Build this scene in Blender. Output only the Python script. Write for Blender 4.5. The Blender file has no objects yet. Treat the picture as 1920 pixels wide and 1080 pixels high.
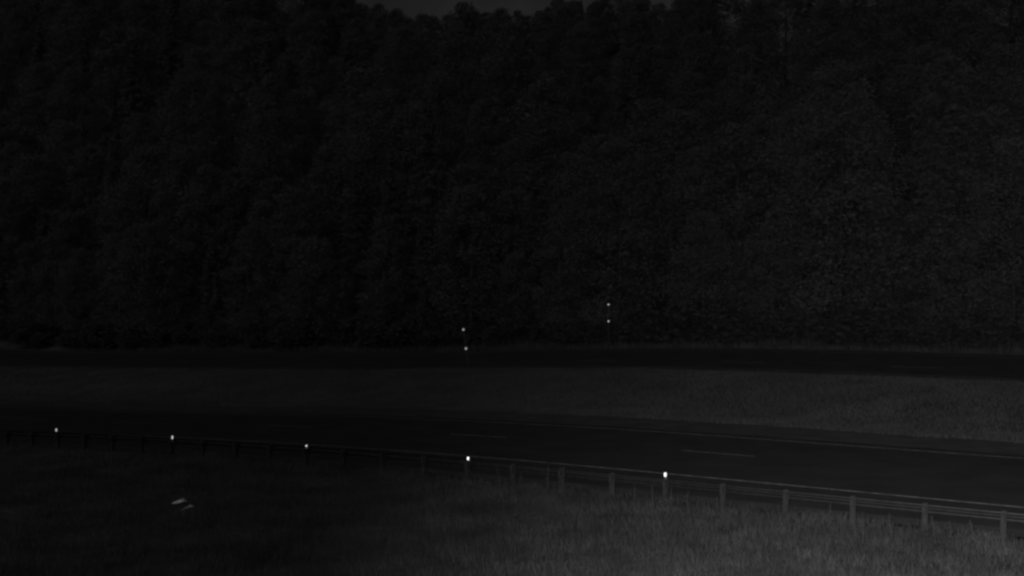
import bpy, bmesh, math, random
import numpy as np
from mathutils import Vector, Matrix, Euler

random.seed(7)
RNG = np.random.default_rng(11)
scene = bpy.context.scene
C = scene.collection

# ------------------------------------------------------------------ camera
CAM_H = 7.2
cam_data = bpy.data.cameras.new("camera")
cam_data.sensor_width = 36.0
cam_data.lens = 38.6
cam_data.clip_start = 0.05
cam_data.clip_end = 3000.0
cam = bpy.data.objects.new("camera", cam_data)
cam.location = (0.0, 0.0, CAM_H)
cam.rotation_euler = (math.radians(90.0), 0.0, 0.0)
C.objects.link(cam)
scene.camera = cam

# ------------------------------------------------------------------ night sky (monochrome, overcast)
SKY = 0.0034
world = bpy.data.worlds.new("World")
scene.world = world
world.use_nodes = True
wn, wl = world.node_tree.nodes, world.node_tree.links
wn.clear()
w_out = wn.new("ShaderNodeOutputWorld")
w_bg = wn.new("ShaderNodeBackground")
w_sky = wn.new("ShaderNodeTexSky")
w_sky.sky_type = 'NISHITA'
w_sky.sun_disc = False
SUN_EL, SUN_ROT = math.radians(42.0), math.radians(205.0)
w_sky.sun_elevation = SUN_EL
w_sky.sun_rotation = SUN_ROT
w_sky.dust_density = 5.0
w_bw = wn.new("ShaderNodeRGBToBW")
w_tc = wn.new("ShaderNodeTexCoord")
w_sep = wn.new("ShaderNodeSeparateXYZ")
w_cie = wn.new("ShaderNodeMath"); w_cie.operation = 'MULTIPLY_ADD'      # overcast sky: brighter towards the zenith
w_cie.inputs[1].default_value = 2.0; w_cie.inputs[2].default_value = 1.0; w_cie.use_clamp = False
w_max = wn.new("ShaderNodeMath"); w_max.operation = 'MAXIMUM'; w_max.inputs[1].default_value = 0.0
w_noise = wn.new("ShaderNodeTexNoise")
w_noise.inputs["Scale"].default_value = 14.0
w_noise.inputs["Detail"].default_value = 6.0
w_map = wn.new("ShaderNodeMapRange")
w_map.inputs["From Min"].default_value = 0.3; w_map.inputs["From Max"].default_value = 0.7
w_map.inputs["To Min"].default_value = 0.7; w_map.inputs["To Max"].default_value = 1.3
w_m1 = wn.new("ShaderNodeMath"); w_m1.operation = 'MULTIPLY'
w_m2 = wn.new("ShaderNodeMath"); w_m2.operation = 'MULTIPLY'
wl.new(w_tc.outputs["Generated"], w_sep.inputs[0])
wl.new(w_sep.outputs["Z"], w_max.inputs[0])
wl.new(w_max.outputs[0], w_cie.inputs[0])
wl.new(w_tc.outputs["Generated"], w_noise.inputs["Vector"])
wl.new(w_noise.outputs["Fac"], w_map.inputs["Value"])
wl.new(w_sky.outputs[0], w_bw.inputs[0])
wl.new(w_bw.outputs[0], w_m1.inputs[0]); wl.new(w_cie.outputs[0], w_m1.inputs[1])
wl.new(w_m1.outputs[0], w_m2.inputs[0]); wl.new(w_map.outputs[0], w_m2.inputs[1])
wl.new(w_m2.outputs[0], w_bg.inputs["Color"])
w_bg.inputs["Strength"].default_value = SKY
wl.new(w_bg.outputs[0], w_out.inputs["Surface"])

# ------------------------------------------------------------------ added fill sun from behind the camera, lifts the black level
fill_d = bpy.data.lights.new("added_fill", 'SUN')
fill_d.energy = 0.060
fill_d.angle = math.radians(25.0)
fill = bpy.data.objects.new("added_fill", fill_d)
fill.rotation_euler = (math.radians(82.0), 0.0, math.radians(-20.0))
C.objects.link(fill)

# ------------------------------------------------------------------ the infrared lamp beside the road camera
def spot(name, power, half_deg, az_deg, el_deg, blend, loc, radius):
    d = bpy.data.lights.new(name, 'SPOT')
    d.energy = power
    d.spot_size = math.radians(half_deg * 2)
    d.spot_blend = blend
    d.shadow_soft_size = radius
    o = bpy.data.objects.new(name, d)
    o.location = loc
    az, el = math.radians(az_deg), math.radians(el_deg)
    dv = Vector((math.sin(az) * math.cos(el), math.cos(az) * math.cos(el), math.sin(el)))
    o.rotation_euler = dv.to_track_quat('-Z', 'Y').to_euler()
    C.objects.link(o)
    return o
LAMP = Vector((-0.35, 0.0, CAM_H + 0.15))
spot("infrared_flood_beam", 33000.0, 46.0, 36.5, -20.5, 1.0, LAMP, 0.12)
spot("infrared_flood_spill", 560.0, 80.0, 8.0, -6.0, 1.0, LAMP, 0.12)

scene.view_settings.view_transform = 'Standard'
scene.view_settings.look = 'None'
scene.view_settings.exposure = 0.0
scene.view_settings.gamma = 1.0
scene.view_settings.use_curve_mapping = False
scene.cycles.use_denoising = True
scene.cycles.max_bounces = 5
scene.cycles.diffuse_bounces = 2
scene.cycles.sample_clamp_direct = 2.0
scene.cycles.pixel_filter_type = 'BLACKMAN_HARRIS'
scene.cycles.filter_width = 2.6            # the soft lens of a road camera

# ------------------------------------------------------------------ road-aligned coordinates
SA, CA = math.sin(math.radians(58.7)), math.cos(math.radians(58.7))
def xy(u, v):
    """u runs along the road towards the left distance, v across it away from the camera"""
    return CA * v - SA * u, SA * v + CA * u
def uv(x, y):
    return -SA * x + CA * y, CA * x + SA * y

def smooth(a, b, t):
    t = np.clip((t - a) / (b - a), 0.0, 1.0)
    return t * t * (3 - 2 * t)

def wob(u, v, f, s):
    return (np.sin(u * f + s) * np.cos(v * f * 1.13 + s * 1.7) + 0.5 * np.sin(u * f * 2.3 + v * f * 1.9 + s * 3.1))

V_NEAR0, V_NEAR1 = 34.75, 56.0       # near carriageway, shoulders included
V_FAR0, V_FAR1 = 74.0, 88.5          # far carriageway
def height(u, v):
    u = np.asarray(u, float); v = np.asarray(v, float)
    g = -0.00077 * np.square(np.clip(u - 18.0, 0, 40.0)) - 0.0616 * np.clip(u - 58.0, 0, 60) * 0.5
    h = np.zeros_like(v + u)
    # verge on the camera's side, falling a little towards the camera
    fore = 1 - smooth(30.0, 34.0, v)
    h = h + fore * (0.05 * wob(u, v, 0.55, 1.0) - 0.15 * smooth(34, 10, v))
    # median rises to the far carriageway with a shallow ditch
    m = smooth(56.0, 74.0, v)
    h = h + 1.35 * m - 0.30 * np.exp(-np.square((v - 61.0) / 2.8)) * smooth(56, 58, v)
    h = h + 0.05 * wob(u, v, 0.5, 4.0) * smooth(57, 60, v) * (1 - smooth(71, 73.5, v))
    h = h + 0.95 * np.clip((v - 74.0) / 14.5, 0, 1)
    # ditch and wooded hillside
    h = h - 0.25 * np.exp(-np.square((v - 90.5) / 1.2))
    s = 0.43 + 0.43 * np.clip((u - 55.0) / 110.0, 0, 1.2) + 0.10 * np.clip((45 - u) / 40.0, 0, 1) - 0.27 * np.exp(-np.square((u - 156.0) / 42.0))
    hill = np.clip(v - 91.5, 0, 8) * 0.18 + np.clip(v - 99.0, 0, 95.0) * s - np.clip(v - 197.0, 0, 100) * 0.35
    h = h + hill + 0.6 * wob(u, v, 0.11, 2.0) * smooth(95, 115, v)
    return h + g * (1 - smooth(88, 130, v) * 0.8)

def P(u, v, dz=0.0):
    x, y = xy(u, v)
    return Vector((x, y, float(height(u, v)) + dz))

# ------------------------------------------------------------------ materials
def mat(name, col, rough=0.85, var=0.0, scale=4.0, metallic=0.0, bump=0.0, spec=0.3, attr=None, detail=6.0, var2=0.0, scale2=0.6, translucent=0.0):
    m = bpy.data.materials.new(name)
    m.use_nodes = True
    nt = m.node_tree
    b = nt.nodes["Principled BSDF"]
    b.inputs["Roughness"].default_value = rough
    b.inputs["Metallic"].default_value = metallic
    b.inputs["Specular IOR Level"].default_value = spec
    b.inputs["Base Color"].default_value = (col, col, col, 1)
    if name in ('asphalt', 'gravelly shoulder', 'worn road paint'):
        b.inputs['Diffuse Roughness'].default_value = 1.0 if name == 'worn road paint' else 0.35
    if var or bump or attr or var2:
        geo = nt.nodes.new("ShaderNodeNewGeometry")
        cur = None
        def noise_factor(sc, amt, det):
            n = nt.nodes.new("ShaderNodeTexNoise")
            n.inputs["Scale"].default_value = sc
            n.inputs["Detail"].default_value = det
            nt.links.new(geo.outputs["Position"], n.inputs["Vector"])
            r = nt.nodes.new("ShaderNodeMapRange")
            r.inputs["From Min"].default_value = 0.3; r.inputs["From Max"].default_value = 0.7
            r.inputs["To Min"].default_value = 1 - amt; r.inputs["To Max"].default_value = 1 + amt
            nt.links.new(n.outputs["Fac"], r.inputs["Value"])
            return n, r.outputs[0]
        def mul(a, b_):
            k = nt.nodes.new("ShaderNodeMath"); k.operation = 'MULTIPLY'
            for i, s in enumerate((a, b_)):
                if isinstance(s, (int, float)): k.inputs[i].default_value = s
                else: nt.links.new(s, k.inputs[i])
            return k.outputs[0]
        n, f = noise_factor(scale, var, detail)
        cur = mul(f, col)
        if var2:
            _, f2 = noise_factor(scale2, var2, 3.0)
            cur = mul(cur, f2)
        if attr:
            a = nt.nodes.new("ShaderNodeAttribute"); a.attribute_name = attr
            cur = mul(cur, a.outputs["Fac"])
        nt.links.new(cur, b.inputs["Base Color"])
        if translucent:
            tr = nt.nodes.new("ShaderNodeBsdfTranslucent"); mx = nt.nodes.new("ShaderNodeMixShader")
            nt.links.new(cur, tr.inputs["Color"])
            mx.inputs[0].default_value = translucent
            nt.links.new(b.outputs[0], mx.inputs[1]); nt.links.new(tr.outputs[0], mx.inputs[2])
            nt.links.new(mx.outputs[0], nt.nodes["Material Output"].inputs["Surface"])
        if bump:
            bp = nt.nodes.new("ShaderNodeBump")
            bp.inputs["Strength"].default_value = bump
            bp.inputs["Distance"].default_value = 0.03
            nt.links.new(n.outputs["Fac"], bp.inputs["Height"])
            nt.links.new(bp.outputs[0], b.inputs["Normal"])
    return m

M = {
    'soil':      mat("verge soil", 0.10, 0.95, 0.35, 3.0, bump=0.6, var2=0.3, scale2=0.4),
    'grass':     mat("verge grass", 0.115, 0.8, 0.06, 5.0, attr="tone", translucent=0.3, var2=0.38, scale2=0.55),
    'median':    mat("median grass", 0.155, 0.8, 0.06, 3.0, attr="tone", translucent=0.3, var2=0.2, scale2=0.3),
    'asphalt':   mat("asphalt", 0.040, 0.95, 0.20, 30.0, bump=0.25, spec=0.1, var2=0.16, scale2=0.5),
    'shoulder':  mat("gravelly shoulder", 0.066, 0.95, 0.3, 12.0, bump=0.5, spec=0.1, var2=0.2, scale2=0.7),
    'paint':     mat("worn road paint", 0.13, 0.8, 0.45, 3.0, spec=0.2, var2=0.35, scale2=14.0),
    'zinc':      mat("weathered galvanised steel", 0.062, 0.5, 0.18, 6.0, metallic=0.6, spec=0.4, var2=0.12, scale2=1.2),
    'post':      mat("weathered post steel", 0.043, 0.75, 0.2, 5.0, spec=0.3),
    'fade_post':  mat("dark weathered post steel", 0.050, 0.85, 0.3, 5.0, spec=0.2),  # left posts' tone set so they blend into the unlit dark
    'fade_zinc':  mat("dark weathered rail steel", 0.045, 0.7, 0.25, 6.0, metallic=0.3, spec=0.2),  # weaker light on the left beams put into a darker tone
    'plastic':   mat("grey reflector housing", 0.35, 0.6, 0.1, 8.0),
    'lens':      mat("retroreflective lens", 0.85, 0.19, 0.0, metallic=1.0),
    'lens_dull': mat("small retroreflective lens", 0.85, 0.36, 0.0, metallic=1.0),
    'lens_small': mat("cleaner small retroreflective lens", 0.85, 0.31, 0.0, metallic=1.0),
    'pole':      mat("dark marker pole", 0.10, 0.8, 0.2, 6.0),
    'leaf':      mat("night foliage", 0.20, 0.75, 0.15, 0.9, attr="tone", translucent=0.5),
    'needle':    mat("night needles", 0.19, 0.8, 0.15, 0.9, attr="tone", translucent=0.5),
    'scrub':    mat("night scrub", 0.12, 0.8, 0.15, 0.9, attr="tone", translucent=0.5),
    'bark':      mat("bark", 0.055, 0.9, 0.35, 7.0, bump=0.6),
    'birch':     mat("pale bark", 0.085, 0.85, 0.35, 3.0, bump=0.4),
    'weed':      mat("weed stalk", 0.085, 0.8, 0.2, 6.0),
    'wisp':      mat("pale wisp", 0.8, 0.33, 0.15, 20.0, metallic=0.85),
}

# ------------------------------------------------------------------ helpers
def link(o, parent=None):
    C.objects.link(o)
    if parent is not None:
        o.parent = parent
    return o
def mesh_obj(name, verts, faces, m, parent=None, smooth_shade=False, tone=None):
    me = bpy.data.meshes.new(name)
    me.from_pydata([tuple(v) for v in verts], [], faces)
    me.materials.append(m)
    if smooth_shade:
        me.polygons.foreach_set("use_smooth", [True] * len(me.polygons))
    if tone is not None:
        a = me.attributes.new("tone", 'FLOAT', 'POINT'); a.data.foreach_set("value", np.asarray(tone, np.float32))
    me.update()
    return link(bpy.data.objects.new(name, me), parent)
def bm_obj(name, bm, m, parent=None, smooth_shade=False):
    bmesh.ops.recalc_face_normals(bm, faces=bm.faces)
    me = bpy.data.meshes.new(name)
    bm.to_mesh(me); bm.free()
    me.materials.append(m)
    if smooth_shade:
        me.polygons.foreach_set("use_smooth", [True] * len(me.polygons))
    return link(bpy.data.objects.new(name, me), parent)
def tag(o, label=None, cat=None, group=None, kind=None):
    if label: o["label"] = label
    if cat: o["category"] = cat
    if group: o["group"] = group
    if kind: o["kind"] = kind
    return o
def empty(name, loc, rz=0.0, label=None, cat=None, group=None):
    o = bpy.data.objects.new(name, None)
    o.empty_display_size = 0.3
    o.location = loc
    o.rotation_euler = (0, 0, rz)
    C.objects.link(o)
    return tag(o, label, cat, group)
def copy_tree(o, parent=None):
    c = o.copy(); C.objects.link(c)
    if parent is not None:
        c.parent = parent
    for ch in list(o.children):
        copy_tree(ch, c)
    return c
def add_box(bm, sx, sy, sz, mtx=None, bevel=0.0):
    r = bmesh.ops.create_cube(bm, size=1.0)
    vs = r['verts']
    bmesh.ops.scale(bm, vec=(sx, sy, sz), verts=vs)
    if bevel:
        es = list({e for v in vs for e in v.link_edges})
        rb = bmesh.ops.bevel(bm, geom=es, offset=bevel, segments=1, affect='EDGES')
        vs = list({v for f in rb['faces'] for v in f.verts} | {v for v in vs if v.is_valid})
    if mtx is not None:
        bmesh.ops.transform(bm, matrix=mtx, verts=vs)
    return vs
def add_tube(bm, pts, radii, seg=7, cap=True):
    rings = []
    for i, p in enumerate(pts):
        p = Vector(p)
        a = Vector(pts[max(0, i - 1)]); b = Vector(pts[min(len(pts) - 1, i + 1)])
        t = (b - a).normalized()
        up = Vector((0, 0, 1)) if abs(t.z) < 0.9 else Vector((1, 0, 0))
        n = t.cross(up).normalized(); q = t.cross(n).normalized()
        rings.append([bm.verts.new(p + (n * math.cos(2 * math.pi * k / seg) + q * math.sin(2 * math.pi * k / seg)) * radii[i]) for k in range(seg)])
    for r0, r1 in zip(rings, rings[1:]):
        for k in range(seg):
            bm.faces.new((r0[k], r0[(k + 1) % seg], r1[(k + 1) % seg], r1[k]))
    if cap:
        bm.faces.new(rings[0]); bm.faces.new(rings[-1])

# ------------------------------------------------------------------ ground and roads
def strip_grid(us, vs, dz):
    U, Vv = np.meshgrid(us, vs, indexing='ij')
    X, Y = xy(U, Vv)
    Z = height(U, Vv) + (dz(U, Vv) if callable(dz) else dz)
    verts = np.stack([X, Y, Z], -1).reshape(-1, 3)
    nu, nv = len(us), len(vs)
    faces = []
    for i in range(nu - 1):
        b = i * nv
        for j in range(nv - 1):
            faces.append((b + j, b + nv + j, b + nv + j + 1, b + j + 1))
    return verts, faces
us_g = np.unique(np.concatenate([np.arange(-320, -20, 20.0), np.arange(-20, 80, 2.0), np.arange(80, 180, 5.0), np.arange(180, 521, 20.0)]))
vs_g = np.unique(np.concatenate([np.arange(-260, 6, 14.0), np.arange(6, 34.6, 1.2), [34.6, 34.75, 36, 40, 45, 50, 55, 55.9, 56.0], np.arange(57, 73.5, 1.0),
                                 [73.9, 74.0, 76, 80, 84, 88, 88.5, 88.7], np.arange(89.5, 101, 1.0), np.arange(103, 150, 4.0), np.arange(150, 420, 14.0)]))
def under(U, Vv):
    a = ((Vv > 34.7) & (Vv < 55.95)) | ((Vv > 73.95) & (Vv < 88.55))
    return np.where(a, -0.12, 0.0)
v_, f_ = strip_grid(us_g, vs_g, under)
ground = mesh_obj("ground", v_, f_, M['soil'], smooth_shade=True)
tag(ground, "rough dark verges, median and wooded slope around the two carriageways", kind="structure")

us_r = np.unique(np.concatenate([np.arange(-300, -20, 20.0), np.arange(-20, 120, 2.0), np.arange(120, 501, 10.0)]))
def road(name, v0, v1, n, label, edges):
    vs = np.linspace(v0, v1, n)
    vv, ff = strip_grid(us_r, vs, 0.015)
    # a small drop at both edges gives the slab its thickness
    o = mesh_obj(name, vv, ff, M['asphalt'], smooth_shade=True)
    tag(o, label, kind="structure")
    return o
near_road = road("near_road", V_NEAR0 + 1.0, V_NEAR1 - 4.2, 12, "dark asphalt near carriageway behind the guardrail", None)
far_road = road("far_road", V_FAR0 + 0.6, V_FAR1 - 0.8, 9, "black far carriageway beyond the grass median", None)
for (a, b, lab, nm) in ((V_NEAR0, V_NEAR0 + 1.03, "narrow gravelly shoulder strip beside the guardrail", "near_shoulder"),
                        (V_NEAR1 - 4.23, V_NEAR1, "broad worn shoulder between far edge line and median grass", "median_shoulder"),
                        (V_FAR0, V_FAR0 + 0.63, "thin shoulder strip on the median side of the far road", "far_road_shoulder"),
                        (V_FAR1 - 0.83, V_FAR1, "thin shoulder strip under the wooded bank", "bank_shoulder")):
    vv, ff = strip_grid(us_r, np.linspace(a, b, 4), 0.009)
    tag(mesh_obj(nm, vv, ff, M['shoulder'], smooth_shade=True), lab, kind="structure")

def paint(name, u0, u1, vc, w, parent, step=1.0):
    us = np.linspace(u0, u1, max(2, int(abs(u1 - u0) / step) + 1))
    vv, ff = strip_grid(us, np.array([vc - w / 2, vc, vc + w / 2]), 0.020)
    return mesh_obj(name, vv, ff, M['paint'], parent)
paint("edge_line", -30, 150, 39.40, 0.16, near_road)
paint("edge_line", -30, 150, 50.75, 0.13, near_road)
for k in range(0, 9):
    paint("lane_dash", 15.5 + 12.45 * k, 15.5 + 12.45 * k + 3.25, 45.4, 0.12, near_road, 0.5)
paint("edge_line", -30, 150, 75.6, 0.09, far_road)
paint("edge_line", -30, 150, 86.6, 0.09, far_road)
for k in range(-3, 8):
    paint("lane_dash", 2.0 + 12.2 * k, 5.05 + 12.2 * k, 79.4, 0.11, far_road, 0.5)

# ------------------------------------------------------------------ guardrail
RAIL_V = 34.3
rail = empty("guardrail", P(14.8, RAIL_V), 0.0, "long galvanised guardrail on posts between rough grass and near road", "guardrail")
rail_inv = Matrix.Translation(-Vector(rail.location))
DIR = Vector((-SA, CA, 0)); NRM = Vector((CA, SA, 0))          # along the road, across it
FR = Matrix(((DIR.x, NRM.x, 0, 0), (DIR.y, NRM.y, 0, 0), (0, 0, 1, 0), (0, 0, 0, 1)))   # local x along, y across
def rel(u, v, dz=0.0):
    return P(u, v, dz) - Vector(rail.location)
post_us = []
for k in range(-8, 27):
    if k < 0:
        j = -k
        post_us.append((k, 14.8 - 2.0 * j - 0.47 * (j / 5.0) ** 1.5))
    else:
        post_us.append((k, 14.8 + 2.0 * k))
# one C-section post: web across the road, flanges along it, open to the right
def post_mesh():
    bm = bmesh.new()
    hgt, buried = 0.79, 0.35
    z = (hgt - buried) / 2; H = hgt + buried
    add_box(bm, 0.142, 0.008, H, Matrix.Translation((-0.004, -0.070, z)))      # flange facing the verge
    add_box(bm, 0.150, 0.008, H, Matrix.Translation((0.0, 0.070, z)))       # flange facing the road
    add_box(bm, 0.008, 0.132, H, Matrix.Translation((0.071, 0.0, z)))       # web
    add_box(bm, 0.008, 0.022, H, Matrix.Translation((-0.071, -0.055, z)))   # lips
    add_box(bm, 0.008, 0.022, H, Matrix.Translation((-0.071, 0.055, z)))
    return bm
p0 = bm_obj("post", post_mesh(), M['post'], rail)
bmb = bmesh.new(); add_box(bmb, 0.11, 0.085, 0.24, bevel=0.008)
sp0 = bm_obj("spacer_block", bmb, M['post'], p0)
sp0.location = (0, 0.118, 0.60)
bmb = bmesh.new(); add_tube(bmb, [(0, 0, 0), (0, 0.02, 0)], [0.018, 0.018], 6)
bo0 = bm_obj("bolt", bmb, M['zinc'], p0)
bo0.location = (0, -0.096, 0.62)
rz_road = math.atan2(DIR.y, DIR.x)
FADE = {}
first = True
for k, u in post_us:
    if first:
        po = p0; first = False
    else:
        po = copy_tree(p0, rail)
    if k > 0:                                   # left length: the lamp's falloff is put into its tone
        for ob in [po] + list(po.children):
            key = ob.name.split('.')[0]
            if key not in FADE:
                FADE[key] = ob.data.copy()
                FADE[key].materials[0] = M['fade_post']
            ob.data = FADE[key]
    po.location = rel(u, RAIL_V)
    po.rotation_euler = (random.uniform(-0.02, 0.02), random.uniform(-0.02, 0.02), rz_road + random.uniform(-0.03, 0.03))
# W-beam: profile in (v, z), sections lap every four metres
prof = [(0.000, 0.445), (0.012, 0.455), (0.050, 0.475), (0.083, 0.492), (0.083, 0.520), (0.050, 0.548), (0.012, 0.578),
        (0.000, 0.600), (0.012, 0.622), (0.050, 0.652), (0.083, 0.680), (0.083, 0.708), (0.050, 0.728), (0.012, 0.745), (0.000, 0.755)]
us_p = [u for _, u in post_us]
def beam(u0, u1, off):
    us = np.linspace(u0 - 0.16, u1 + 0.16, 9)
    n = len(prof)
    verts, faces = [], []
    for th in (0.0, 0.004):
        for u in us:
            for (dv, z) in prof:
                verts.append(rel(u, RAIL_V + 0.165 + off + dv + th, z))
    N = len(us) * n
    for side in (0, 1):
        for i in range(len(us) - 1):
            for j in range(n - 1):
                a = side * N + i * n + j
                q = (a, a + 1, a + n + 1, a + n)
                faces.append(q if side else q[::-1])
    for i in range(len(us) - 1):
        for j in (0, n - 1):
            a = i * n + j
            faces.append((a, a + n, a + n + N, a + N))
    for i in (0, len(us) - 1):
        for j in range(n - 1):
            a = i * n + j
            faces.append((a, a + 1, a + 1 + N, a + N))
    return mesh_obj("beam_section", verts, faces, M['fade_zinc'] if u0 > 14.0 else M['zinc'], rail)  # left sections take the tone that holds the light falloff
for i in range(0, len(us_p) - 2, 2):
    beam(us_p[i], us_p[i + 2], 0.0055 * ((i // 2) % 2))

# reflectors on every fourth post
def aim(loc):
    """face the lamp and camera mast"""
    return (Vector((LAMP.x * 0.5, LAMP.y * 0.5, CAM_H)) - loc)
refl_info = ["brightest white reflector, on the rightmost reflector post of the rail",
             "bright white rail reflector, second from the right",
             "squarish white rail reflector, middle one of the five",
             "greyish rail reflector, second from the left",
             "dimmest and leftmost of the five rail reflectors"]
refl_h = [0.915, 0.825, 0.785, 0.81, 0.905]
refl_du = [-0.01, -0.045, -0.05, -0.085, 0.09]
def reflector(u, h, w, hh, label):
    base = P(u, RAIL_V)
    d = aim(base); yaw = math.atan2(d.y, d.x) - math.pi / 2
    pitch = math.atan2(d.z - h, math.hypot(d.x, d.y))
    bm = bmesh.new()
    add_box(bm, w * 1.9, 0.030, hh * 1.25, bevel=0.006)
    add_box(bm, 0.035, 0.012, 0.16, Matrix.Translation((0, -0.02, -hh * 0.62 - 0.06)))
    r = bm_obj("reflector", bm, M['plastic'], rail)
    r.location = rel(u, RAIL_V - 0.02, h)
    r.rotation_euler = Euler((pitch, 0, yaw))
    if label: r["label"] = label
    bm = bmesh.new()
    add_box(bm, w, 0.008, hh * 0.47, Matrix.Translation((w * 0.2, 0.019, hh * 0.255)), bevel=0.003)
    add_box(bm, w, 0.008, hh * 0.47, Matrix.Translation((w * 0.2, 0.019, -hh * 0.255)), bevel=0.003)
    bm_obj("lens", bm, M['lens'], r)
for i, lab in enumerate(refl_info):
    reflector(14.8 + 8.0 * i + refl_du[i], refl_h[i], 0.060, 0.130, lab)

# ------------------------------------------------------------------ marker posts by the far carriageway
def marker_post(u, v, h_low, h_high, lean, label, rad, lens):
    base = P(u, v)
    t = empty("marker_post", base, 0.0, label, "marker post", "marker posts with paired reflectors")
    bm = bmesh.new()
    top = h_high + 0.14
    lx = lambda z: lean * z
    add_tube(bm, [(lx(-0.3), 0, -0.3), (lx(h_low), 0, h_low), (lx(top), 0, top), (lx(top + 0.02), 0, top + 0.02)], [0.045, 0.042, 0.038, 0.02], 10)
    bm_obj("pole", bm, M['pole'], t, True)
    for h in (h_high, h_low):
        d = aim(base + Vector((0, 0, h)))
        bm = bmesh.new()
        r = bmesh.ops.create_cone(bm, cap_ends=True, segments=14, radius1=rad, radius2=rad * 0.9, depth=0.02)
        bmesh.ops.transform(bm, matrix=Matrix.Rotation(math.radians(-90), 4, 'X'), verts=r['verts'])
        o = bm_obj("reflector", bm, M[lens], t)
        yaw = math.atan2(d.y, d.x) - math.pi / 2
        o.rotation_euler = Euler((math.atan2(d.z, math.hypot(d.x, d.y)), 0, yaw))
        o.location = Vector((lx(h), 0, h)) + d.normalized() * 0.06
    return t
def solve_v(px, v):
    """distance at which the sight line of a column meets the line v, as (u, z)"""
    r = (px - 960.0) / 2059.0
    z = v / (CA * r + SA)
    return uv(r * z, z)[0], z
def h_at(py, z, u, v):
    return CAM_H - (py - 540.0) * z / 2059.0 - float(height(u, v))
u1, z1 = solve_v(879.5, 73.0)
a_lo, a_hi = h_at(653.5, z1, u1, 73.0), h_at(618, z1, u1, 73.0)
marker_post(u1, 73.0, a_lo, a_hi, -5.0 * z1 / 2059 / (a_hi - a_lo), "leaning dark marker post with two reflectors, left one by the median edge", 0.105, "lens_small")
u2, z2 = solve_v(1141, 89.3)
b_lo, b_hi = h_at(602.5, z2, u2, 89.3), h_at(571, z2, u2, 89.3)
marker_post(u2, 89.3, b_lo, b_hi, 0.0, "upright dark marker post with two fainter reflectors, right one below the wooded bank", 0.085, "lens_dull")
print("marker heights", a_lo, a_hi, b_lo, b_hi)

# ------------------------------------------------------------------ grass (stuff)
def grass_field(name, u, v, hmin, hmax, wid, m, label, patch=0.5, lean=0.35, hf=None):
    n = len(u)
    x, y = xy(u, v); z = height(u, v) - 0.02
    pn = wob(u, v, 0.8, 3.0) * 0.5 + wob(u, v, 2.1, 8.0) * 0.3 + wob(u, v, 0.28, 5.0) * 0.5
    hh = RNG.uniform(hmin, hmax, n) * (1 + patch * 0.35 * np.clip(pn, -1.6, 1.6))
    if hf is not None:
        hh = hh * hf(u, v)
    a = RNG.uniform(0, 2 * np.pi, n)
    la = RNG.uniform(0, 2 * np.pi, n) ; ll = RNG.uniform(0.05, lean, n) * hh
    w = wid * RNG.uniform(0.6, 1.4, n) * 0.5
    ca, sa = np.cos(a) * w, np.sin(a) * w
    dx, dy = np.cos(la) * ll, np.sin(la) * ll
    v0 = np.stack([x - ca, y - sa, z], -1); v1 = np.stack([x + ca, y + sa, z], -1)
    v2 = np.stack([x + ca * .8 + dx * .35, y + sa * .8 + dy * .35, z + hh * .6], -1)
    v3 = np.stack([x - ca * .8 + dx * .35, y - sa * .8 + dy * .35, z + hh * .6], -1)
    v4 = np.stack([x + dx, y + dy, z + hh * np.sqrt(1 - (ll / hh) ** 2 * .7)], -1)
    co = np.stack([v0, v1, v2, v3, v4], 1).reshape(-1, 3).astype(np.float32)
    me = bpy.data.meshes.new(name)
    me.vertices.add(n * 5); me.vertices.foreach_set("co", co.ravel())
    base = (np.arange(n) * 5)[:, None]
    loops = np.concatenate([base + np.array([[0, 1, 2, 3]]), base + np.array([[3, 2, 4]])], 1).astype(np.int32).ravel()
    me.loops.add(n * 7); me.loops.foreach_set("vertex_index", loops)
    me.polygons.add(n * 2)
    st = (np.arange(n) * 7)[:, None] + np.array([[0, 4]])
    me.polygons.foreach_set("loop_start", st.astype(np.int32).ravel())
    try:
        me.polygons.foreach_set("loop_total", np.tile([4, 3], n).astype(np.int32))
    except Exception:
        pass
    me.update(calc_edges=True); me.validate()
    tone = np.repeat(np.clip(RNG.normal(1.0, 0.07, n), 0.7, 1.4), 5).astype(np.float32)
    t = me.attributes.new("tone", 'FLOAT', 'POINT'); t.data.foreach_set("value", tone)
    me.materials.append(m)
    o = link(bpy.data.objects.new(name, me))
    return tag(o, label, "grass", kind="stuff")
def wedge(u, v, zmin, pad):
    x, y = xy(u, v)
    return (y > zmin) & (np.abs(x) < 0.4663 * y + pad)
n = 620000
u = RNG.uniform(-6, 66, n); v = RNG.uniform(10.0, 34.9, n)
k = wedge(u, v, 23.5, 3.0)
# clumps: keep fewer blades in some gaps, thinner growth out on the left
k &= RNG.uniform(0, 1, n) < np.clip(0.62 + 0.3 * wob(u, v, 1.6, 2.0), 0.25, 1.0) * np.where(u > 40, 0.6, 1.0)
k &= ~((v > 34.45) & (RNG.uniform(0, 1, n) < 0.75))
grass_field("verge_grass", u[k], v[k], 0.12, 0.36, 0.013, M['grass'], "tall rough grass filling the near verge below the guardrail", 0.9, 0.95,
            lambda a, b: 1.0 - 0.15 * smooth(33.2, 34.6, b) * (1 - smooth(16, 30, a)))
n = 330000
u = RNG.uniform(-12, 125, n); v = RNG.uniform(55.4, 74.2, n)
k = wedge(u, v, 40, 5.0) & (RNG.uniform(0, 1, n) < np.where(u > 70, 0.5, 1.0))
k &= (np.abs(v - 65) + RNG.exponential(0.22, n) * 1.0 < 9.6 + 0.3 * wob(u, v, .7, 2))
grass_field("median_grass", u[k], v[k], 0.10, 0.27, 0.022, M['median'], "paler mown grass covering the median between the carriageways", 0.7, 0.95)
n = 50000
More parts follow.
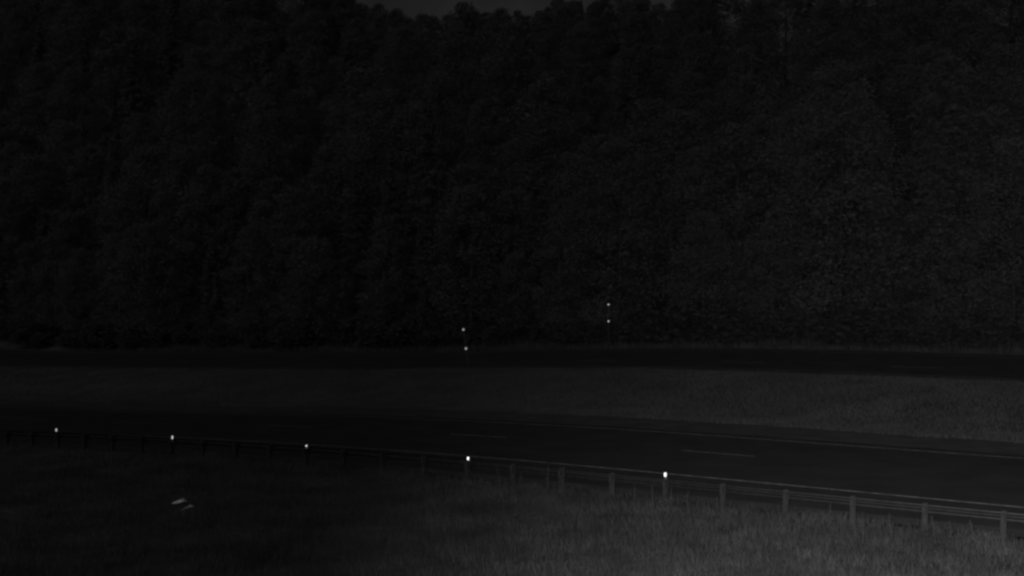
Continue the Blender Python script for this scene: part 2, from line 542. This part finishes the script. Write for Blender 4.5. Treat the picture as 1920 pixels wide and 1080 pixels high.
u = RNG.uniform(-25, 120, n); v = RNG.uniform(88.4, 99.0, n)
k = wedge(u, v, 40, 5.0)
grass_field("bank_grass", u[k], v[k], 0.3, 0.7, 0.05, M['grass'], "dim scrubby grass along the foot of the wooded bank", 0.6, 0.5)

# ------------------------------------------------------------------ tall weeds along the guardrail
def weed(u, v, h, seed, label):
    rr = random.Random(seed)
    t = empty("tall_weed", P(u, v), rr.uniform(0, 6.28), label, "weed", "tall weeds along the guardrail")
    bm = bmesh.new()
    bend = rr.uniform(-0.12, 0.12)
    f = lambda s: Vector((bend * s * s, 0.4 * bend * s, h * s))
    add_tube(bm, [f(-0.08), f(0.35), f(0.7), f(1.0)], [0.022, 0.018, 0.013, 0.006], 6)
    bm_obj("stem", bm, M['weed'], t)
    verts, faces = [], []
    def leaf(p, a, L, w, droop):
        d = Vector((math.cos(a), math.sin(a), 0.5 - droop)).normalized()
        s = d.cross(Vector((0, 0, 1))).normalized() * w
        b = len(verts)
        m_ = p + d * L * 0.55
        e = p + d * L - Vector((0, 0, droop * L * 0.6))
        verts.extend([p, m_ + s, e, m_ - s]); faces.append((b, b + 1, b + 2, b + 3))
    nl = int(16 + h * 16)
    for i in range(nl):
        s = 0.12 + 0.86 * i / nl
        leaf(f(s), i * 2.4 + rr.uniform(-.4, .4), rr.uniform(0.10, 0.22) * (1.15 - 0.75 * s), rr.uniform(0.03, 0.055), rr.uniform(0.1, 0.7))
    mesh_obj("leaves", verts, faces, M['weed'], t)
    return t
weeds = [(937, 33.9, 876, "slender weed spike right of the fourth reflector, first of the row"),
         (974, 33.8, 886, "low bushy weed, second of the row right of the fourth reflector"),
         (1027, 33.9, 872, "thin weed, third of the row right of the fourth reflector"),
         (1056, 33.7, 874, "tallest weed spike midway between the fourth and fifth reflectors"),
         (1150, 33.8, 886, "weed standing alone before the rail left of the fifth reflector"),
         (1190, 33.6, 906, "short weed just left of the fifth reflector post"),
         (1224, 33.7, 908, "broad weed clump leaning against the left of the fifth reflector post"),
         (1258, 33.6, 914, "weed growing over the foot of the fifth reflector post"),
         (1288, 33.9, 922, "small weed in the rail gap right of the fifth reflector post"),
         (1345, 33.9, 930, "small weed at the foot of the first bare post right of the reflectors"),
         (1555, 33.9, 944, "weed under the beam left of the third bare post right of the reflectors"),
         (1668, 33.8, 962, "weed under the beam left of the fourth bare post right of the reflectors"),
         (1752, 33.7, 966, "upright weed just right of the fourth bare post right of the reflectors"),
         (1782, 33.9, 974, "thin weed under the beam between the last two posts at right"),
         (1825, 33.7, 974, "broad weed under the beam left of the last post at right"),
         (905, 33.6, 894, "short weed just right below the fourth reflector"),
         (840, 33.6, 888, "dim weed left below the fourth reflector")]
for i, (px, v, py, lab) in enumerate(weeds):
    u, z = solve_v(px, v)
    h = max(0.3, h_at(py, z, u, v))
    weed(u, v, h, 40 + i, lab)

# ------------------------------------------------------------------ two pale wisps lying on the grass at lower left
def wisp(px, py, v, L, tilt, label, seed):
    rr = random.Random(seed)
    u, z = solve_v(px, v)
    gy = P(u, v)
    x = (px - 960) / 2059 * z; y = z; zz = CAM_H - (py - 540) / 2059 * z
    t = empty("pale_wisp", (x, y, zz), 0.0, label, "wisp", "pale wisps in the near grass")
    face = (Vector((0, 0, CAM_H)) - Vector((x, y, zz))).normalized()
    side = Vector((1, 0, 0)); side = (side - face * side.dot(face)).normalized(); up = face.cross(side).normalized()
    along = side * math.cos(tilt) + up * math.sin(tilt)
    acr = face.cross(along).normalized()
    verts, faces = [], []
    # a bundle of thin curled fibres that fray out towards the right
    for i in range(46):
        s0 = rr.uniform(-0.5, -0.25); s1 = s0 + 0.18 + 0.8 * rr.random() ** 1.5
        off = rr.gauss(0, 0.013)
        w = rr.uniform(0.004, 0.010)
        tw = rr.uniform(-0.16, 0.16)
        curl = rr.uniform(-0.02, 0.05)
        pts = []
        for q in range(4):
            s = s0 + (s1 - s0) * q / 3
            pts.append(along * (s * L) + acr * (off * (1 + 0.6 * s) + curl * (q / 3) ** 2) + face * rr.uniform(0, 0.03))
        wv = (acr * math.cos(tw) + face * math.sin(tw)) * w
        b = len(verts)
        for q, p in enumerate(pts):
            k = 1 - abs(q - 1.2) / 3
            verts.extend([p - wv * k, p + wv * k])
        for q in range(3):
            faces.append((b + 2 * q, b + 2 * q + 1, b + 2 * q + 3, b + 2 * q + 2))
    mesh_obj("fibres", verts, faces, M['wisp'], t)
    # the bent stem that carries it down into the grass
    bm = bmesh.new()
    foot = gy - Vector((x, y, zz))
    add_tube(bm, [Vector((foot.x, foot.y, foot.z - 0.05)), foot * 0.5 - along * 0.03, -along * 0.3 * L], [0.006, 0.005, 0.003], 5)
    bm_obj("stem", bm, M['weed'], t)
wisp(334, 941, 25.6, 0.44, math.radians(16), "longer pale wisp in the black lower left grass, upper of the two", 3)
wisp(349, 953, 25.2, 0.36, math.radians(24), "fainter pale wisp in the black lower left grass, lower of the two", 5)

# ------------------------------------------------------------------ trees
def crown_mesh(name, kind, H, R, n_clumps, leaves, seed, m):
    rg = np.random.default_rng(seed)
    pts = []
    if kind == 'leafy':
        for i in range(n_clumps):
            t = rg.uniform(0.12, 1.0)
            prof = R * (math.sin(math.pi * min(1, (t * 0.86 + 0.1))) ** 0.7)
            a = rg.uniform(0, 6.283); r = prof * math.sqrt(rg.uniform(0.15, 1.0))
            c = np.array([math.cos(a) * r, math.sin(a) * r, H * t])
            cr = rg.uniform(0.7, 1.5) * (1.15 - 0.45 * t) * R / 4.0
            d = rg.normal(0, 1, (leaves, 3)); d /= np.linalg.norm(d, axis=1)[:, None]
            pts.append(c + d * (rg.uniform(0.4, 1.0, (leaves, 1)) ** 0.6) * cr * np.array([1.1, 1.1, 0.8]))
    else:
        tiers = n_clumps
        for i in range(tiers):
            t = 0.08 + 0.92 * (i + rg.uniform(0, .7)) / tiers
            rr_ = R * (1 - t) ** 0.85 * rg.uniform(0.75, 1.15) + 0.25
            a = rg.uniform(0, 6.283)
            s = rg.uniform(0, 1, (leaves, 1)) ** 0.7
            base = np.array([[math.cos(a), math.sin(a), -0.28]]) * s * rr_
            sp = rg.normal(0, 0.16, (leaves, 3)) * (0.4 + rr_ * 0.45)
            pts.append(base + sp * np.array([1, 1, .6]) + np.array([0, 0, H * t]))
    p = np.concatenate(pts)
    p[:, 2] = np.clip(p[:, 2], 0.3, H * 1.04)
    n = len(p)
    sz = rg.uniform(0.10, 0.21, n)
    nrm = rg.normal(0, 1, (n, 3)); nrm /= np.linalg.norm(nrm, axis=1)[:, None]
    hlp = np.where(np.abs(nrm[:, 2:3]) < 0.9, np.array([[0, 0, 1.0]]), np.array([[1.0, 0, 0]]))
    a = np.cross(nrm, hlp); a /= np.linalg.norm(a, axis=1)[:, None]
    b = np.cross(nrm, a)
    a = a * sz[:, None]; b = b * (sz * rg.uniform(.5, .9, n))[:, None]
    co = np.stack([p - a, p - b * .8 + nrm * 0.02, p + a, p + b * .8 + nrm * .02], 1).reshape(-1, 3).astype(np.float32)
    me = bpy.data.meshes.new(name)
    me.vertices.add(n * 4); me.vertices.foreach_set("co", co.ravel())
    me.loops.add(n * 4); me.loops.foreach_set("vertex_index", np.arange(n * 4, dtype=np.int32))
    me.polygons.add(n); me.polygons.foreach_set("loop_start", (np.arange(n) * 4).astype(np.int32))
    try: me.polygons.foreach_set("loop_total", np.full(n, 4, np.int32))
    except Exception: pass
    me.update(calc_edges=True); me.validate()
    ct = np.repeat(rg.uniform(0.86, 1.14, len(pts)), leaves)
    tone = np.repeat(ct * rg.uniform(0.9, 1.1, n), 4).astype(np.float32)
    at = me.attributes.new("tone", 'FLOAT', 'POINT'); at.data.foreach_set("value", tone)
    me.materials.append(m)
    return me
def trunk_bm(H, r, seed, limbs):
    rr = random.Random(seed)
    bm = bmesh.new()
    pts = []; lean = (rr.uniform(-.04, .04), rr.uniform(-.04, .04))
    for i in range(7):
        s = i / 6
        pts.append(Vector((lean[0] * H * s + rr.uniform(-.1, .1) * s, lean[1] * H * s + rr.uniform(-.1, .1) * s, -0.5 + (H + 0.5) * s)))
    add_tube(bm, pts, [r * (1.25 if i == 0 else 1 - 0.8 * i / 6) for i in range(7)], 8)
    for i in range(limbs):
        s = rr.uniform(0.3, 0.85); a = rr.uniform(0, 6.28); L = rr.uniform(1.4, 3.2) * (1.2 - s)
        p = pts[int(s * 6)].lerp(pts[min(6, int(s * 6) + 1)], s * 6 % 1)
        e = p + Vector((math.cos(a) * L, math.sin(a) * L, L * rr.uniform(.4, .9)))
        add_tube(bm, [p, p.lerp(e, .5) + Vector((0, 0, .1)), e], [r * .38 * (1.1 - s), r * .25 * (1.1 - s), 0.02], 5)
    return bm
PROTO = []
TL = "dark broad-crowned tree massed in the black forest beyond the far road"
for i, (kind, H, R, nc, lv, mm, bk) in enumerate([
        ('leafy', 17.0, 4.6, 195, 61, 'leaf', 'bark'), ('leafy', 20.0, 5.0, 221, 61, 'leaf', 'bark'), ('leafy', 14.5, 4.2, 169, 61, 'leaf', 'birch'),
        ('leafy', 18.5, 3.8, 195, 57, 'leaf', 'birch'), ('conifer', 21.0, 3.6, 200, 56, 'needle', 'bark'), ('conifer', 17.0, 3.1, 180, 56, 'needle', 'bark')]):
    nm = "pine_tree" if kind == 'conifer' else "broadleaf_tree"
    t = bpy.data.objects.new(nm, None)
    cr = bpy.data.objects.new("crown", crown_mesh("crown", kind, H, R, nc, lv, 100 + i, M[mm]))
    bmt = trunk_bm(H * 0.86, 0.20 + 0.006 * H, 200 + i, 9 if kind == 'leafy' else 3)
    bmesh.ops.recalc_face_normals(bmt, faces=bmt.faces)
    tm = bpy.data.meshes.new("trunk"); bmt.to_mesh(tm); bmt.free(); tm.materials.append(M[bk])
    tm.polygons.foreach_set("use_smooth", [True] * len(tm.polygons))
    tk = bpy.data.objects.new("trunk", tm)
    PROTO.append((t, cr, tk, nm, H))
def plant_tree(i, loc, s, sz, rz, label, group):
    t0, cr, tk, nm, H = PROTO[i]
    t = bpy.data.objects.new(nm, None); C.objects.link(t)
    t.empty_display_size = 1.0
    t.location = loc; t.rotation_euler = (0, 0, rz); t.scale = (s, s, s * sz)
    for part in (cr, tk):
        c = part.copy(); C.objects.link(c); c.parent = t
    tag(t, label, "tree", group)
    return t
L_LIT = {"broadleaf_tree": "faintly lit leafy tree at the forest edge above the right half of the far road",
         "pine_tree": "faintly lit pointed pine at the forest edge above the right half of the far road"}
L_DARK = {"broadleaf_tree": "black leafy tree deep in the unlit forest slope beyond the far road",
          "pine_tree": "black pointed pine deep in the unlit forest slope beyond the far road"}
L_TOP = {"broadleaf_tree": "leafy treetop silhouetted against the grey sky gap at the top of the slope",
         "pine_tree": "pointed pine top silhouetted against the grey sky gap at the top of the slope"}
rt = random.Random(21)
cells = []
vv_ = 95.5
row = 0
while vv_ < 193:
    step_u = 6.6 if vv_ < 112 else 9.5
    u_ = -75.0 + (row % 2) * step_u * 0.5
    while u_ < 260:
        uu = u_ + rt.uniform(-1.9, 1.9); v2 = vv_ + rt.uniform(-2.2, 2.2)
        x, y = xy(uu, v2)
        if y > 60 and abs(x) < 0.4663 * y + 8:
            cells.append((uu, v2, x, y))
        u_ += step_u * 0.95
    vv_ += 6.5 if vv_ < 112 else 11.5
    row += 1
for q in range(46):
    pxq = 596 + q * 16.5 + rt.uniform(-5, 5)
    vq = 187.0 + rt.uniform(-5, 7)
    rq = (pxq - 960.0) / 2059.0
    zq = vq / (CA * rq + SA)
    uq = uv(rq * zq, zq)[0]
    cells.append((uq, vq, rq * zq, zq))
n_tree = 0
tops = []
SKYL = []
for (uu, v2, x, y) in cells:
    i = rt.choices(range(6), [3, 3, 3, 2, 2, 2])[0]
    s = rt.uniform(0.82, 1.18)
    if v2 > 165 and rt.random() < 0.7: i = rt.randrange(4)
    if v2 < 100: s *= rt.uniform(0.62, 0.95)
    if y > 200: s *= 1.25
    nm = PROTO[i][3]
    z0 = float(height(uu, v2))
    px = 960 + 2059 * x / y
    # the crest dips in the middle: the trees standing there are young and low
    low = float(np.interp(px, [600, 650, 700, 745, 800, 850, 880, 905, 960, 1020, 1090, 1200, 1245, 1290, 1330], [-80, 4, 16, 32, 40, 36, 30, 24, 26, 12, 2, 0, 12, 2, -80]))
    top_max = CAM_H + (540 - low - rt.uniform(-6, 14)) / 2059 * y
    if 600 < px < 1330 and z0 + PROTO[i][4] * s > top_max:
        s = (top_max - z0) / PROTO[i][4]
        if s < 0.25: continue
    py_top = 540 - 2059 * (z0 + PROTO[i][4] * s - CAM_H) / y
    SKYL.append((px, py_top))
    if px > 1000 and v2 < 112: lab, grp = L_LIT[nm], "faintly lit forest edge trees"
    elif 600 < px < 1300 and py_top < 60 and v2 > 165: lab, grp = L_TOP[nm], "treetops against the sky"
    else: lab, grp = L_DARK[nm], "unlit forest trees"
    tr = plant_tree(i, (x, y, z0 - 0.1), s, rt.uniform(0.9, 1.1), rt.uniform(0, 6.28), lab, grp + (" (pines)" if nm == "pine_tree" else ""))
    n_tree += 1
    if grp == "treetops against the sky":
        tops.append((px, nm, tr, py_top))
ORD = ["first", "second", "third", "fourth", "fifth", "sixth", "seventh", "eighth", "ninth", "tenth", "eleventh", "twelfth", "thirteenth",
       "fourteenth", "fifteenth", "sixteenth", "seventeenth", "eighteenth", "nineteenth", "twentieth"] + ["twenty-" + w for w in ("first", "second", "third", "fourth", "fifth", "sixth", "seventh", "eighth", "ninth")] + ["thirtieth", "thirty-first", "thirty-second", "thirty-third"]
tops.sort(key=lambda t: t[0])
half = len(tops) // 2
for q, (px, nm, tr, pt) in enumerate(tops):
    kind = "pointed pine top" if nm == "pine_tree" else "leafy treetop"
    if q < half and q < len(ORD): tr["label"] = f"{kind} against the grey sky gap, {ORD[q]} crest tree from the left"
    elif len(tops) - 1 - q < len(ORD): tr["label"] = f"{kind} against the grey sky gap, {ORD[len(tops) - 1 - q]} crest tree from the right"
print("trees", n_tree)
sk = {}
for (uu, v2, x, y), (px, pt) in zip([0] * 0 or [(0, 0, 0, 0)] * len(SKYL), SKYL):
    b = int(px // 80) * 80
    sk[b] = min(sk.get(b, 999), pt)
print("skyline", {k: round(sk[k]) for k in sorted(sk)})

# bushes along the foot of the bank
bush_me = [crown_mesh("foliage", 'leafy', 2.4, 1.9, 40, 44, 300 + i, M['scrub']) for i in range(3)]
stem_me = []
for i in range(3):
    b_ = bmesh.new(); q = random.Random(400 + i)
    for j in range(5):
        a = q.uniform(0, 6.28)
        add_tube(b_, [(0.06 * math.cos(a), 0.06 * math.sin(a), -0.2), (0.4 * math.cos(a), 0.4 * math.sin(a), 0.9), (0.8 * math.cos(a), 0.8 * math.sin(a), 1.8)], [0.04, 0.03, 0.012], 5)
    bmesh.ops.recalc_face_normals(b_, faces=b_.faces)
    me = bpy.data.meshes.new("stems"); b_.to_mesh(me); b_.free(); me.materials.append(M['bark']); stem_me.append(me)
for j in range(64):
    uu = -28 + j * 3.0 + rt.uniform(-1, 1); v2 = rt.uniform(91.6, 95.0)
    x, y = xy(uu, v2)
    if abs(x) > 0.4663 * y + 4: continue
    t = empty("bush", (x, y, float(height(uu, v2)) - 0.05), rt.uniform(0, 6.28),
              "low dim bush on the bank foot at the edge of the far road's forest", "bush", "bushes along the foot of the bank")
    s = rt.uniform(0.7, 1.5); t.scale = (s * 1.15, s * 1.15, s)
    k = rt.randrange(3)
    link(bpy.data.objects.new("foliage", bush_me[k]), t)
    link(bpy.data.objects.new("stems", stem_me[k]), t)
